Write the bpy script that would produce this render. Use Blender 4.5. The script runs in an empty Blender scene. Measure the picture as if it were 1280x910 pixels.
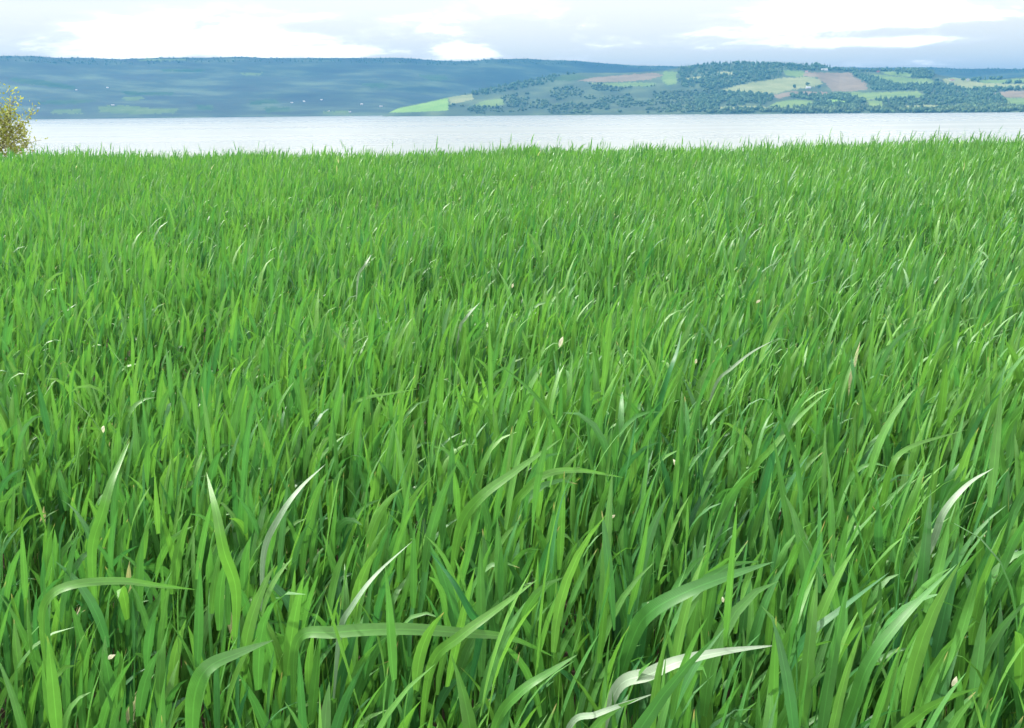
import bpy, bmesh, math, random
import numpy as np
from mathutils import Vector, Matrix

random.seed(7)
rng = np.random.default_rng(11)
SC = bpy.context.scene
COL = SC.collection

# ------------------------------------------------------------ camera
F = 1256.0                      # focal length in pixels of the 1280 px wide photograph
CAM = np.array([0.0, 0.0, 0.76])
PITCH, ROLL = math.radians(14.25), math.radians(0.57)
f_ = np.array([0, math.cos(PITCH), -math.sin(PITCH)])
u0 = np.array([0, math.sin(PITCH), math.cos(PITCH)])
X0 = np.array([1.0, 0, 0])
r_ = math.cos(ROLL) * X0 - math.sin(ROLL) * u0
u_ = math.sin(ROLL) * X0 + math.cos(ROLL) * u0
cd = bpy.data.cameras.new('camera')
cam = bpy.data.objects.new('camera', cd); COL.objects.link(cam)
cam.matrix_world = Matrix(((r_[0], u_[0], -f_[0], CAM[0]), (r_[1], u_[1], -f_[1], CAM[1]),
                           (r_[2], u_[2], -f_[2], CAM[2]), (0, 0, 0, 1)))
cd.sensor_width = 36; cd.lens = 36 * F / 1280
cd.clip_start = 0.02; cd.clip_end = 60000
SC.camera = cam

# ------------------------------------------------------------ light, sky, exposure
SUN_AZ, SUN_EL = math.radians(-55), math.radians(44)   # azimuth from +Y, clockwise seen from above
SC.view_settings.view_transform = 'Standard'; SC.view_settings.look = 'None'
SC.view_settings.exposure = 0.77; SC.view_settings.gamma = 1
sd = bpy.data.lights.new('sun', 'SUN'); sd.energy = 5.0; sd.angle = math.radians(0.5); sd.color = (1, 0.95, 0.87)
sun = bpy.data.objects.new('sun', sd); COL.objects.link(sun)
sdir = Vector((math.sin(SUN_AZ) * math.cos(SUN_EL), math.cos(SUN_AZ) * math.cos(SUN_EL), math.sin(SUN_EL)))
sun.rotation_euler = sdir.to_track_quat('Z', 'Y').to_euler()
sun.location = (0, 0, 50)

W = bpy.data.worlds.new('World'); SC.world = W; W.use_nodes = True
nt = W.node_tree; nt.nodes.clear()


class NT:
    """small helper for wiring nodes"""
    def __init__(s, t): s.t = t
    def n(s, ty, **kw):
        nd = s.t.nodes.new(ty)
        for k, v in kw.items():
            if k.startswith('i_'):
                k2 = k[2:]; k2 = int(k2) if k2.isdigit() else k2.replace('_', ' ')
                if isinstance(v, bpy.types.NodeSocket): s.t.links.new(v, nd.inputs[k2])
                else: nd.inputs[k2].default_value = v
            else: setattr(nd, k, v)
        return nd
    def math(s, op, a, b=0.0, c=None, clamp=False):
        kw = dict(i_0=a, i_1=b)
        if c is not None: kw['i_2'] = c
        return s.n('ShaderNodeMath', operation=op, use_clamp=clamp, **kw).outputs[0]
    def mix(s, fac, a, b, bt='MIX'):
        nd = s.n('ShaderNodeMix', data_type='RGBA', blend_type=bt)
        for i, v in ((0, fac), (6, a), (7, b)):
            if isinstance(v, bpy.types.NodeSocket): s.t.links.new(v, nd.inputs[i])
            else: nd.inputs[i].default_value = v
        return nd.outputs[2]
    def ramp(s, fac, stops):
        nd = s.n('ShaderNodeValToRGB', i_0=fac)
        e = nd.color_ramp.elements
        while len(e) < len(stops): e.new(0.5)
        for el, (p, c) in zip(e, stops): el.position = p; el.color = c if len(c) == 4 else (*c, 1)
        return nd.outputs[0]
    def smooth(s, v, a, b, lo=0.0, hi=1.0):
        nd = s.n('ShaderNodeMapRange', interpolation_type='SMOOTHSTEP', i_0=v, i_1=a, i_2=b, i_3=lo, i_4=hi)
        return nd.outputs[0]
    def link(s, a, b): s.t.links.new(a, b)


t = NT(nt)
sky = t.n('ShaderNodeTexSky', sky_type='NISHITA', sun_disc=False, sun_elevation=SUN_EL,
          sun_rotation=SUN_AZ, altitude=100, dust_density=1.5)
tc = t.n('ShaderNodeTexCoord').outputs['Generated']
sep = t.n('ShaderNodeSeparateXYZ', i_0=tc)
dx, dy, dz = sep.outputs
az = t.math('MULTIPLY', t.math('ARCTAN2', dx, dy), 57.2958)        # degrees right of the view
el = t.math('MULTIPLY', t.math('ARCSINE', dz), 57.2958)
# clouds as a layer seen in perspective: long flat banks low down, round heaps overhead
inv = t.math('DIVIDE', 1.0, t.math('ADD', t.math('MAXIMUM', dz, 0.0), 0.11))
cx = t.n('ShaderNodeCombineXYZ', i_0=t.math('MULTIPLY', dx, inv), i_1=t.math('MULTIPLY', dy, inv), i_2=3.7).outputs[0]
n1 = t.n('ShaderNodeTexNoise', i_Vector=cx, i_Scale=0.9, i_Detail=8.0, i_Roughness=0.56, i_Distortion=0.3).outputs[0]
ae = t.n('ShaderNodeCombineXYZ', i_0=t.math('MULTIPLY', az, 0.16), i_1=t.math('MULTIPLY', el, 0.55), i_2=1.3).outputs[0]
n2 = t.n('ShaderNodeTexNoise', i_Vector=ae, i_Scale=1.0, i_Detail=7.0, i_Roughness=0.6, i_Distortion=0.5).outputs[0]


def blob(a0, e0, wa, we):
    qa = t.math('POWER', t.math('DIVIDE', t.math('SUBTRACT', az, a0), wa), 2.0)
    qe = t.math('POWER', t.math('DIVIDE', t.math('SUBTRACT', el, e0), we), 2.0)
    return t.math('EXPONENT', t.math('MULTIPLY', t.math('ADD', qa, qe), -1.0))


low = t.smooth(el, 9.0, 22.0, 1.0, 0.0)
cov = t.math('ADD', t.math('MULTIPLY', n1, 1.0), t.math('MULTIPLY_ADD', n2, 0.8, -0.37))
for a0, e0, wa, we, g in ((-20, 4.3, 9.0, 1.6, 0.24), (-17.5, 3.2, 3.5, 0.6, 0.22), (-8.5, 3.2, 2.2, 0.5, 0.25), (2, 4.6, 9, 1.6, -0.06), (17.5, 4.5, 5.5, 0.75, 0.38), (-2.2, 3.0, 2.2, 0.45, 0.28), (6, 3.2, 3, 0.3, 0.12),
                          (-26, 6.0, 6, 0.55, -1.3), (9, 5.0, 6, 1.8, -0.12), (22, 3.6, 5, 0.3, -0.12), (19, 3.1, 7, 0.35, 0.25)):
    cov = t.math('ADD', cov, t.math('MULTIPLY', blob(a0, e0, wa, we), g))
thick = t.smooth(cov, 0.42, 0.78)
ccol = t.ramp(thick, [(0.0, (1.12, 1.06, 0.92)), (0.30, (1.12, 1.06, 0.95)), (0.55, (1.20, 1.14, 1.02)), (1.0, (2.1, 1.95, 1.75))])
skyc = t.mix(1.0, sky.outputs[0], (0.085, 0.085, 0.085, 1), 'MULTIPLY')
# clouds near the sun are lit through and far brighter than those on the horizon
sdot = t.n('ShaderNodeVectorMath', operation='DOT_PRODUCT', i_0=tc, i_1=(math.sin(SUN_AZ) * math.cos(SUN_EL), math.cos(SUN_AZ) * math.cos(SUN_EL), math.sin(SUN_EL))).outputs['Value']
glow = t.math('ADD', 1.0, t.math('MULTIPLY', t.smooth(sdot, 0.72, 1.02), 1.2))
glow = t.math('MULTIPLY', glow, t.smooth(el, 5.8, 12.5, 1.0, 3.3))
glow = t.math('MULTIPLY', glow, 0.80)
gcol = t.n('ShaderNodeCombineColor', i_0=glow, i_1=glow, i_2=glow).outputs[0]
ccol = t.mix(1.0, ccol, gcol, 'MULTIPLY')
veil = t.smooth(t.math('SUBTRACT', cov, t.smooth(el, 18.0, 40.0, 0.0, 0.16)), 0.30, 0.56, 0.35, 1.0)
veil = t.math('MULTIPLY', veil, t.smooth(el, 18.0, 40.0, 1.0, 0.55))
# overhead the banks break up and blue shows between them
veil = t.math('MAXIMUM', veil, t.smooth(el, 5.0, 10.0, 0.97, 0.3))
veil = t.math('MULTIPLY', veil, t.math('MULTIPLY_ADD', blob(-26, 6.1, 6, 0.6), -0.9, 1.0))
final = t.mix(veil, skyc, ccol)
bg = t.n('ShaderNodeBackground', i_Color=final, i_Strength=1.0)
wo = t.n('ShaderNodeOutputWorld'); t.link(bg.outputs[0], wo.inputs[0])


# ------------------------------------------------------------ projection helpers
def ray(px, py):
    d = f_ + (px - 640.0) / F * r_ - (py - 455.0) / F * u_
    return d / np.linalg.norm(d)


def at_dist(px, py, D):
    d = ray(px, py)
    return CAM + d * (D / math.hypot(d[0], d[1]))


def at_z(px, py, z):
    d = ray(px, py)
    return CAM + d * ((z - CAM[2]) / d[2])


def proj(P):
    v = np.asarray(P) - CAM
    zz = v @ f_
    return 640 + F * (v @ r_) / zz, 455 - F * (v @ u_) / zz


# ------------------------------------------------------------ object helpers
def tag(o, label=None, cat=None, group=None, kind=None):
    for k, v in (('label', label), ('category', cat), ('group', group), ('kind', kind)):
        if v: o[k] = v
    return o


def mesh_obj(name, V, faces, mat, parent=None, smooth=False, attrs=None, loc=None):
    """faces: (n,3) or (n,4) array"""
    V = np.asarray(V, dtype=np.float32); faces = np.asarray(faces, dtype=np.int32)
    me = bpy.data.meshes.new(name)
    k = faces.shape[1]; n = len(faces)
    me.vertices.add(len(V)); me.vertices.foreach_set('co', V.ravel())
    me.loops.add(n * k); me.loops.foreach_set('vertex_index', faces.ravel())
    me.polygons.add(n)
    me.polygons.foreach_set('loop_start', np.arange(0, n * k, k, dtype=np.int32))
    me.polygons.foreach_set('loop_total', np.full(n, k, dtype=np.int32))
    me.polygons.foreach_set('use_smooth', np.full(n, smooth, dtype=bool))
    me.update(calc_edges=True)
    for an, av in (attrs or {}).items():
        a = me.attributes.new(an, 'FLOAT', 'POINT'); a.data.foreach_set('value', np.asarray(av, dtype=np.float32))
    me.materials.append(mat)
    o = bpy.data.objects.new(name, me); COL.objects.link(o)
    if parent: o.parent = parent
    if loc is not None: o.location = loc
    return o


def new_mat(name):
    m = bpy.data.materials.new(name); m.use_nodes = True
    m.node_tree.nodes.clear()
    T = NT(m.node_tree)
    out = T.n('ShaderNodeOutputMaterial')
    return m, T, out


def vnoise(x, y, seed=0):
    """smooth 2-d value noise, vectorised, about -1..1"""
    xi = np.floor(x).astype(np.int64); yi = np.floor(y).astype(np.int64)
    fx = x - xi; fy = y - yi
    fx = fx * fx * (3 - 2 * fx); fy = fy * fy * (3 - 2 * fy)
    def h(a, b):
        v = (a * 374761393 + b * 668265263 + seed * 1274126177) & 0xffffffff
        v = ((v ^ (v >> 13)) * 1274126177) & 0xffffffff
        return ((v ^ (v >> 16)) & 0xffff) / 32767.5 - 1
    return (h(xi, yi) * (1 - fx) + h(xi + 1, yi) * fx) * (1 - fy) + (h(xi, yi + 1) * (1 - fx) + h(xi + 1, yi + 1) * fx) * fy


# ------------------------------------------------------------ materials
def leaf_material(name, cols, trans_tint=(1.05, 1.10, 0.66), rough=0.42, gloss=0.38, tr=0.36):
    """cols: ramp over the blade's own 'tint' attribute"""
    m, T, out = new_mat(name)
    a = T.n('ShaderNodeAttribute', attribute_name='tint').outputs['Fac']
    u = T.n('ShaderNodeAttribute', attribute_name='along').outputs['Fac']
    v = T.n('ShaderNodeAttribute', attribute_name='across').outputs['Fac']
    col = T.ramp(a, cols)
    # parallel veins and a paler midrib
    vein = T.math('MULTIPLY', T.math('SINE', T.math('MULTIPLY', v, 38.0)), 0.12)
    rib = T.smooth(T.math('ABSOLUTE', v), 0.0, 0.14, 0.38, 0.0)
    no = T.n('ShaderNodeTexNoise', i_Vector=T.n('ShaderNodeTexCoord').outputs['Object'], i_Scale=60.0, i_Detail=3.0).outputs[0]
    k = T.math('ADD', T.math('ADD', T.math('ADD', vein, rib), 0.72), T.math('MULTIPLY', no, 0.5))
    kk = T.n('ShaderNodeCombineColor', i_0=k, i_1=k, i_2=k).outputs[0]
    col = T.mix(1.0, col, kk, 'MULTIPLY')
    # dry straw-coloured tips on some blades
    tipf = T.math('MULTIPLY', T.smooth(u, 0.90, 1.0), T.smooth(T.math('FRACT', T.math('MULTIPLY', a, 37.7)), 0.88, 0.92))
    col = T.mix(tipf, col, (0.36, 0.30, 0.13, 1))
    p = T.n('ShaderNodeBsdfPrincipled', i_Base_Color=col, i_Roughness=rough)
    p.inputs['Specular IOR Level'].default_value = gloss
    bump = T.n('ShaderNodeBump', i_Height=T.math('SINE', T.math('MULTIPLY', v, 38.0)), i_Strength=0.15, i_Distance=0.0006)
    T.link(bump.outputs[0], p.inputs['Normal'])
    tcol = T.mix(1.0, col, (*trans_tint, 1), 'MULTIPLY')
    tb = T.n('ShaderNodeBsdfTranslucent', i_Color=tcol)
    mx = T.n('ShaderNodeMixShader', i_0=tr, i_1=p.outputs[0], i_2=tb.outputs[0])
    T.link(mx.outputs[0], out.inputs[0])
    return m


GREEN = [(0.0, (0.026, 0.125, 0.046)), (0.35, (0.054, 0.180, 0.043)), (0.75, (0.092, 0.238, 0.042)),
         (0.955, (0.115, 0.280, 0.056)), (0.965, (0.40, 0.42, 0.24)), (1.0, (0.56, 0.55, 0.40))]
M_GRASS = leaf_material('cereal_leaf', GREEN)
M_SILVER_SHEEN = leaf_material('silvery_sheen_leaf', [(0.0, (0.15, 0.24, 0.15)), (1.0, (0.30, 0.37, 0.29))], (0.85, 1.0, 0.85), rough=0.5, gloss=0.4, tr=0.25)  # pale leaf backs and the sky's silver highlights, both put into the colour
M_STRAW = leaf_material('dry_leaf', [(0.0, (0.34, 0.34, 0.20)), (1.0, (0.54, 0.54, 0.42))], (1, 1, 0.9), 0.5, 0.4, 0.3)


def simple_noise_mat(name, c1, c2, scale, c3=None, rough=0.9, detail=6.0, coord='Object', stretch=(1, 1, 1), tintamt=0.0, bump=0.0):
    m, T, out = new_mat(name)
    co = T.n('ShaderNodeTexCoord').outputs[coord]
    co = T.n('ShaderNodeMapping', i_Vector=co, i_Scale=stretch).outputs[0]
    n = T.n('ShaderNodeTexNoise', i_Vector=co, i_Scale=scale, i_Detail=detail, i_Roughness=0.6).outputs[0]
    st = [(0.32, c1), (0.68, c2)] if c3 is None else [(0.3, c1), (0.5, c2), (0.7, c3)]
    col = T.ramp(n, st)
    if tintamt:
        a = T.n('ShaderNodeAttribute', attribute_name='tint').outputs['Fac']
        k = T.math('ADD', 1.0 - tintamt, T.math('MULTIPLY', a, 2 * tintamt))
        col = T.mix(1.0, col, T.n('ShaderNodeCombineColor', i_0=k, i_1=k, i_2=k).outputs[0], 'MULTIPLY')
    p = T.n('ShaderNodeBsdfPrincipled', i_Base_Color=col, i_Roughness=rough)
    p.inputs['Specular IOR Level'].default_value = 0.2
    if bump:
        b = T.n('ShaderNodeBump', i_Height=n, i_Strength=0.6, i_Distance=bump)
        T.link(b.outputs[0], p.inputs['Normal'])
    T.link(p.outputs[0], out.inputs[0])
    return m


M_SOIL = simple_noise_mat('field_soil', (0.025, 0.020, 0.014), (0.07, 0.055, 0.036), 18.0, bump=0.01)
M_HILLWOOD = simple_noise_mat('forest_floor', (0.008, 0.020, 0.011), (0.017, 0.038, 0.017), 0.003, (0.040, 0.072, 0.030))
M_FARHILL = simple_noise_mat('far_forest_slope', (0.002, 0.007, 0.005), (0.014, 0.030, 0.015), 0.0045, (0.070, 0.105, 0.045), stretch=(.5, 1.0, 2))
M_NEARHILL = simple_noise_mat('scrub_slope', (0.012, 0.026, 0.011), (0.030, 0.054, 0.022), 0.006, (0.065, 0.095, 0.038))
M_TREES = simple_noise_mat('far_tree_leaves', (0.044, 0.080, 0.036), (0.066, 0.118, 0.048), 0.01, tintamt=0.15)
M_TREES_PALE = simple_noise_mat('far_broadleaf_leaves', (0.035, 0.070, 0.026), (0.085, 0.125, 0.048), 0.01, tintamt=0.4)

# ------------------------------------------------------------ the ground sheet
LAKE_Z = -30.0


def ground_z(x, y):
    x = np.asarray(x, float); y = np.asarray(y, float)
    yc = np.maximum(0.0, y - 8.0)
    z = np.where(yc < 22, -0.0078 * yc ** 2, -0.0078 * 484 - 0.3432 * (yc - 22) * np.exp(-np.maximum(yc - 22, 0) / 160.0))
    z = np.where(y > 120, np.minimum(z, -17 - (y - 120) * 0.06), z)
    z = np.maximum(z, LAKE_Z - 6)
    near = np.exp(-(y / 60.0) ** 2)
    z = z + near * (0.020 * np.sin(x * 0.9 + 1.0) + 0.016 * np.sin(y * 1.3 + x * 0.4)) \
          + near * 0.035 * (1 / (1 + np.exp(np.clip((x + 1.8) * 1.6, -50, 50)))) + near * 0.105 * (1 / (1 + np.exp(np.clip(-(x - 2.9) * 1.6, -50, 50))))
    return z


xs = np.concatenate([-np.geomspace(20, 9000, 26)[::-1], np.linspace(-19, 19, 96), np.geomspace(20, 9000, 26)])
ys = np.concatenate([-np.geomspace(3, 2500, 16)[::-1], np.linspace(-2.5, 40, 130), np.geomspace(41, 14000, 60)])
GX, GY = np.meshgrid(xs, ys)
V = np.stack([GX, GY, ground_z(GX, GY)], -1).reshape(-1, 3)
nx, ny = len(xs), len(ys)
ii = (np.arange(ny - 1)[:, None] * nx + np.arange(nx - 1)[None]).ravel()
FQ = np.stack([ii, ii + 1, ii + nx + 1, ii + nx], -1)
tag(mesh_obj('ground', V, FQ, M_SOIL, smooth=True), kind='structure')

# ------------------------------------------------------------ the lake
m, T, out = new_mat('lake_water')
pos = T.n('ShaderNodeNewGeometry').outputs['Position']
w1 = T.n('ShaderNodeTexNoise', i_Vector=T.n('ShaderNodeMapping', i_Vector=pos, i_Scale=(0.35, 0.6, 1)).outputs[0], i_Scale=1.0, i_Detail=5.0).outputs[0]
# calm slicks and ruffled bands lying along the lake
w2 = T.n('ShaderNodeTexNoise', i_Vector=T.n('ShaderNodeMapping', i_Vector=pos, i_Scale=(0.0004, 0.0022, 1)).outputs[0], i_Scale=1.0, i_Detail=4.0).outputs[0]
rg = T.smooth(w2, 0.40, 0.62, 0.26, 0.33)
bmp = T.n('ShaderNodeBump', i_Height=w1, i_Strength=0.03, i_Distance=0.25)
p = T.n('ShaderNodeBsdfPrincipled', i_Base_Color=(0.035, 0.06, 0.07, 1), i_Roughness=rg, i_Normal=bmp.outputs[0])
p.inputs['IOR'].default_value = 1.333
T.link(p.outputs[0], out.inputs[0])
M_WATER = m
xs2 = np.linspace(-13000, 13000, 14); ys2 = np.linspace(230, 13800, 12)
GX, GY = np.meshgrid(xs2, ys2)
V = np.stack([GX, GY, np.full_like(GX, LAKE_Z)], -1).reshape(-1, 3)
ii = (np.arange(11)[:, None] * 14 + np.arange(13)[None]).ravel()
tag(mesh_obj('lake_water', V, np.stack([ii, ii + 1, ii + 15, ii + 14], -1), M_WATER), kind='structure')


# ------------------------------------------------------------ far hills
def in_poly(x, y, poly):
    poly = np.asarray(poly, float); r = np.zeros(x.shape, bool); j = len(poly) - 1
    for i in range(len(poly)):
        xi, yi = poly[i]; xj, yj = poly[j]
        if yi != yj:
            c = ((yi > y) != (yj > y)) & (x < (xj - xi) * (y - yi) / (yj - yi) + xi)
            r ^= c
        j = i
    return r


def hill_grid(cols, ridge, D0f, D1f, rows, gexp, seed, rough):
    """a slope from the waterline up to the ridge, then a back slope down to the water again"""
    px = np.asarray(cols, float)
    ry = np.interp(px, [p[0] for p in ridge], [p[1] for p in ridge])
    D0 = np.interp(px, *zip(*D0f)); D1 = np.interp(px, *zip(*D1f))
    azs, els = [], []
    for a, b in zip(px, ry):
        d = ray(a, b); azs.append(math.atan2(d[0], d[1])); els.append(math.asin(d[2]))
    azs = np.array(azs); el1 = np.array(els)
    el0 = -np.arctan((CAM[2] - LAKE_Z) / D0)
    tt = np.linspace(0, 1, rows)[:, None]
    D = D0 + (D1 - D0) * tt
    zr = CAM[2] + D1 * np.tan(el1)
    EL = el0 + (el1 - el0) * tt ** gexp
    Z = CAM[2] + D * np.tan(EL)
    amp = (tt * (1 - tt) * 4)
    Xw = D * np.sin(azs); Yw = D * np.cos(azs)
    nz = vnoise(Xw / 700, Yw / 450, seed) + 0.5 * vnoise(Xw / 260, Yw / 200, seed + 5)
    Z = Z + rough * amp * nz * np.clip((zr - LAKE_Z) / 200, 0.05, 1)
    Z[0] = LAKE_Z - 1.5
    Db = D1 + np.array([250, 700, 1300])[:, None]
    k = np.array([0.9, 0.5, -0.02])[:, None]
    Zb = LAKE_Z - 3 + (zr - LAKE_Z) * k
    D = np.concatenate([D, Db]); Z = np.concatenate([Z, Zb])
    Vv = np.stack([D * np.sin(azs), D * np.cos(azs), Z], -1).reshape(-1, 3)
    R, C = D.shape
    ii = (np.arange(R - 1)[:, None] * C + np.arange(C - 1)[None]).ravel()
    Q = np.stack([ii, ii + 1, ii + C + 1, ii + C], -1)
    return Vv, Q


def sub_mesh(V, Q):
    u, inv = np.unique(Q.ravel(), return_inverse=True)
    return V[u], inv.reshape(Q.shape)


def field_mat(name, c1, c2):
    m, T, out = new_mat(name)
    co = T.n('ShaderNodeTexCoord').outputs['Object']
    n = T.n('ShaderNodeTexNoise', i_Vector=co, i_Scale=0.008, i_Detail=6.0, i_Roughness=0.65).outputs[0]
    w = T.n('ShaderNodeTexWave', i_Vector=co, i_Scale=0.02, i_Distortion=1.5).outputs[1]
    f = T.math('ADD', T.math('MULTIPLY', n, 0.96), T.math('MULTIPLY', w, 0.04))
    col = T.ramp(f, [(0.35, c1), (0.65, c2)])
    p = T.n('ShaderNodeBsdfDiffuse', i_Color=col)
    T.link(p.outputs[0], out.inputs[0])
    return m


MF = {'green': field_mat('meadow_green', (0.085, 0.135, 0.045), (0.14, 0.195, 0.07)),
      'pale': field_mat('pale_meadow', (0.14, 0.165, 0.075), (0.21, 0.225, 0.115)),
      'brown': field_mat('ploughed_earth', (0.135, 0.11, 0.075), (0.19, 0.155, 0.108)),
      'bright': field_mat('young_corn', (0.12, 0.21, 0.05), (0.17, 0.27, 0.07)),
      'far': field_mat('shore_meadow', (0.07, 0.105, 0.035), (0.12, 0.16, 0.06)),
      'dim': field_mat('upland_pasture', (0.035, 0.060, 0.025), (0.065, 0.095, 0.04))}

RIDGE_FAR = [(-700, 76), (-200, 72), (0, 70), (40, 70), (75, 72.5), (100, 72), (150, 74), (200, 72), (260, 72), (296, 71), (305, 71), (330, 72.5), (400, 72.3),
             (460, 72.5), (500, 72.3), (545, 75.5), (572, 76.3), (600, 75.8), (606, 74), (660, 73.5), (680, 74.8), (720, 76), (760, 79.5), (800, 82),
             (860, 83.3), (950, 84), (1040, 84), (1100, 84.6), (1165, 84), (1200, 86), (1250, 85.8), (1300, 87), (1900, 90)]
RIDGE_NEAR = [(478, 145), (500, 134), (530, 128), (558, 122), (575, 119), (600, 114), (625, 108), (660, 102), (680, 97), (700, 93.5), (725, 91), (750, 91),
              (780, 91), (830, 88), (850, 84.5), (870, 83), (880, 80.5), (905, 79.8), (925, 78.3), (950, 79.5), (975, 80.5), (1000, 82), (1020, 81),
              (1040, 85), (1050, 87), (1080, 88), (1140, 87.5), (1160, 89), (1175, 94), (1200, 98), (1230, 99), (1260, 98), (1280, 96), (1400, 95), (1900, 110)]
D0_NEAR = [(478, 5200), (560, 5000), (700, 4800), (900, 4500), (1280, 4300), (1900, 4200)]
D1_NEAR = [(478, 5260), (560, 5400), (700, 5900), (900, 5950), (1280, 5800), (1900, 5700)]

# farmland in the photograph's outline, dropped onto the slope it lies on
FIELDS_NEAR = [
    ('bright', [(484, 138.5), (510, 133), (535, 128), (560, 122), (561, 128), (560, 138), (520, 140), (484, 141)]),
    ('pale', [(560, 121), (590, 118), (592, 124), (563, 131)]),
    ('green', [(600, 127), (628, 122.5), (631, 131), (612, 133), (592, 133)]),
    ('brown', [(722, 101), (740, 97), (775, 94), (818, 91), (830, 94), (815, 99), (780, 102), (745, 102.5)]),
    ('green', [(830, 89), (846, 90), (846, 104), (834, 107), (826, 99)]),
    ('dim', [(700, 94), (722, 93), (735, 97), (715, 101), (690, 100)]),
    ('green', [(738, 104), (800, 103), (822, 104), (812, 108), (760, 108)]),
    ('pale', [(856, 97), (880, 95), (884, 97), (870, 99.5), (857, 99.5)]),
    ('pale', [(895, 89), (915, 90), (918, 93), (902, 94)]),
    ('pale', [(900, 113), (920, 107), (955, 101), (982, 97), (1012, 96), (1024, 99), (1029, 105), (1012, 109), (985, 113), (966, 118), (940, 116)]),
    ('green', [(978, 88), (1003, 88), (1006, 93), (1000, 96), (984, 95)]),
    ('brown', [(1006, 90), (1030, 91), (1064, 91), (1068, 96), (1082, 104), (1084, 112), (1062, 114), (1040, 114), (1031, 104), (1020, 96), (1004, 95)]),
    ('brown', [(966, 119), (990, 114), (1036, 115), (1034, 118), (990, 119), (972, 124)]),
    ('green', [(1038, 115), (1060, 115), (1088, 115.5), (1146, 114), (1158, 119), (1150, 122), (1094, 123), (1080, 126), (1062, 120)]),
    ('green', [(962, 131), (975, 127), (992, 124), (1016, 126), (1015, 131), (1000, 134), (962, 136)]),
    ('bright', [(1032, 124.5), (1046, 124), (1059, 127), (1056, 130.5), (1038, 130)]),
    ('pale', [(898, 134), (950, 132), (960, 134), (945, 136.5), (900, 136)]),
    ('green', [(1088, 92), (1104, 94), (1140, 98), (1165, 99), (1170, 104), (1148, 106), (1118, 105), (1104, 100)]),
    ('pale', [(1178, 99), (1198, 96), (1215, 97), (1216, 101), (1230, 104), (1280, 105), (1282, 110), (1238, 110), (1216, 112), (1186, 106)]),
    ('green', [(1225, 100), (1262, 99.5), (1300, 96), (1300, 102), (1250, 104), (1226, 103.5)]),
    ('brown', [(1244, 116), (1262, 113.5), (1300, 113), (1300, 122), (1262, 122), (1250, 120)]),
    ('green', [(1254, 122.5), (1300, 123), (1300, 134), (1270, 134), (1261, 128)]),
    ('pale', [(1128, 132), (1150, 131), (1192, 132), (1196, 135), (1160, 136.5), (1130, 135)]),
    ('green', [(1084, 126), (1102, 126), (1104, 134), (1086, 135)]),
    ('green', [(1098, 89), (1120, 89.5), (1142, 92), (1138, 96), (1112, 94)]),
    ('pale', [(1300, 105), (1500, 108), (1520, 116), (1310, 112)]),
    ('green', [(1310, 115), (1560, 120), (1540, 130), (1312, 126)]),
]
FIELDS_FAR = [
    ('dim', [(12, 97), (45, 99), (95, 107), (92, 112), (50, 107), (15, 102)]),
    ('far', [(70, 137), (102, 137), (102, 142), (60, 142)]),
    ('far', [(122, 133), (150, 131.5), (186, 135), (222, 136), (218, 141.5), (160, 143), (126, 141)]),
    ('dim', [(200, 86), (255, 87), (254, 89.5), (205, 89)]),
    ('dim', [(150, 114), (215, 116), (222, 119), (160, 119)]),
    ('far', [(302, 91.5), (328, 90.5), (329, 94), (304, 94.5)]),
    ('dim', [(310, 126), (345, 124), (350, 129), (312, 131)]),
    ('dim', [(245, 131), (268, 132), (266, 138), (248, 137)]),
    ('far', [(170, 73.5), (235, 73), (230, 76), (175, 76)]),
    ('far', [(404, 139), (436, 138), (436, 142), (404, 142.5)]),
    ('dim', [(330, 134), (360, 134), (372, 138), (334, 141)]),
    ('dim', [(520, 94), (550, 93.5), (566, 100), (540, 101)]),
    ('dim', [(450, 103), (485, 105), (480, 110), (455, 108)]),
    ('dim', [(40, 127), (90, 124), (120, 126), (100, 129), (50, 131)]),
    ('far', [(150, 122), (175, 120), (182, 124), (158, 126)]),
]
FIELD_NAME = {'green': 'meadow', 'pale': 'pale_meadow', 'brown': 'ploughed_field', 'bright': 'corn_field', 'dim': 'pasture', 'far': 'shore_meadow'}


def dress_hill(name, V, Q, fields, mat):
    ctr = V[Q].mean(1)
    qx, qy = proj(ctr)
    jx = qx + rng.normal(0, 0.8, len(qx)); jy = qy + rng.normal(0, 0.4, len(qy))
    cls = np.full(len(Q), -1)
    for k, (ty, poly) in enumerate(fields):
        cls[in_poly(jx, jy, poly) & (cls < 0)] = k
    v, q = sub_mesh(V, Q[cls < 0])
    tag(mesh_obj(name, v, q, mat, smooth=True), kind='structure')
    for k, (ty, poly) in enumerate(fields):
        s = cls == k
        if s.sum() < 2: continue
        v, q = sub_mesh(V, Q[s])
        tag(mesh_obj(FIELD_NAME[ty], v, q, MF[ty], smooth=True), kind='structure')
    return ctr, qx, qy, cls


cf = np.concatenate([np.arange(-700, -40, 20), np.arange(-40, 1320, 2.2), np.arange(1320, 1900, 20)])
VF, QF = hill_grid(cf, RIDGE_FAR, [(-700, 6400), (480, 5900), (700, 6900), (1900, 7800)], [(-700, 8000), (600, 7900), (900, 8600), (1900, 9000)], 46, 1.0, 3, 14)
cn = np.concatenate([np.arange(478, 1300, 1.1), np.arange(1300, 1900, 12)])
VN, QN = hill_grid(cn, RIDGE_NEAR, D0_NEAR, D1_NEAR, 62, 0.95, 9, 7)
CF = dress_hill('far_hills', VF, QF, FIELDS_FAR, M_FARHILL)
CN = dress_hill('near_hills', VN, QN, FIELDS_NEAR, M_NEARHILL)

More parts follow.
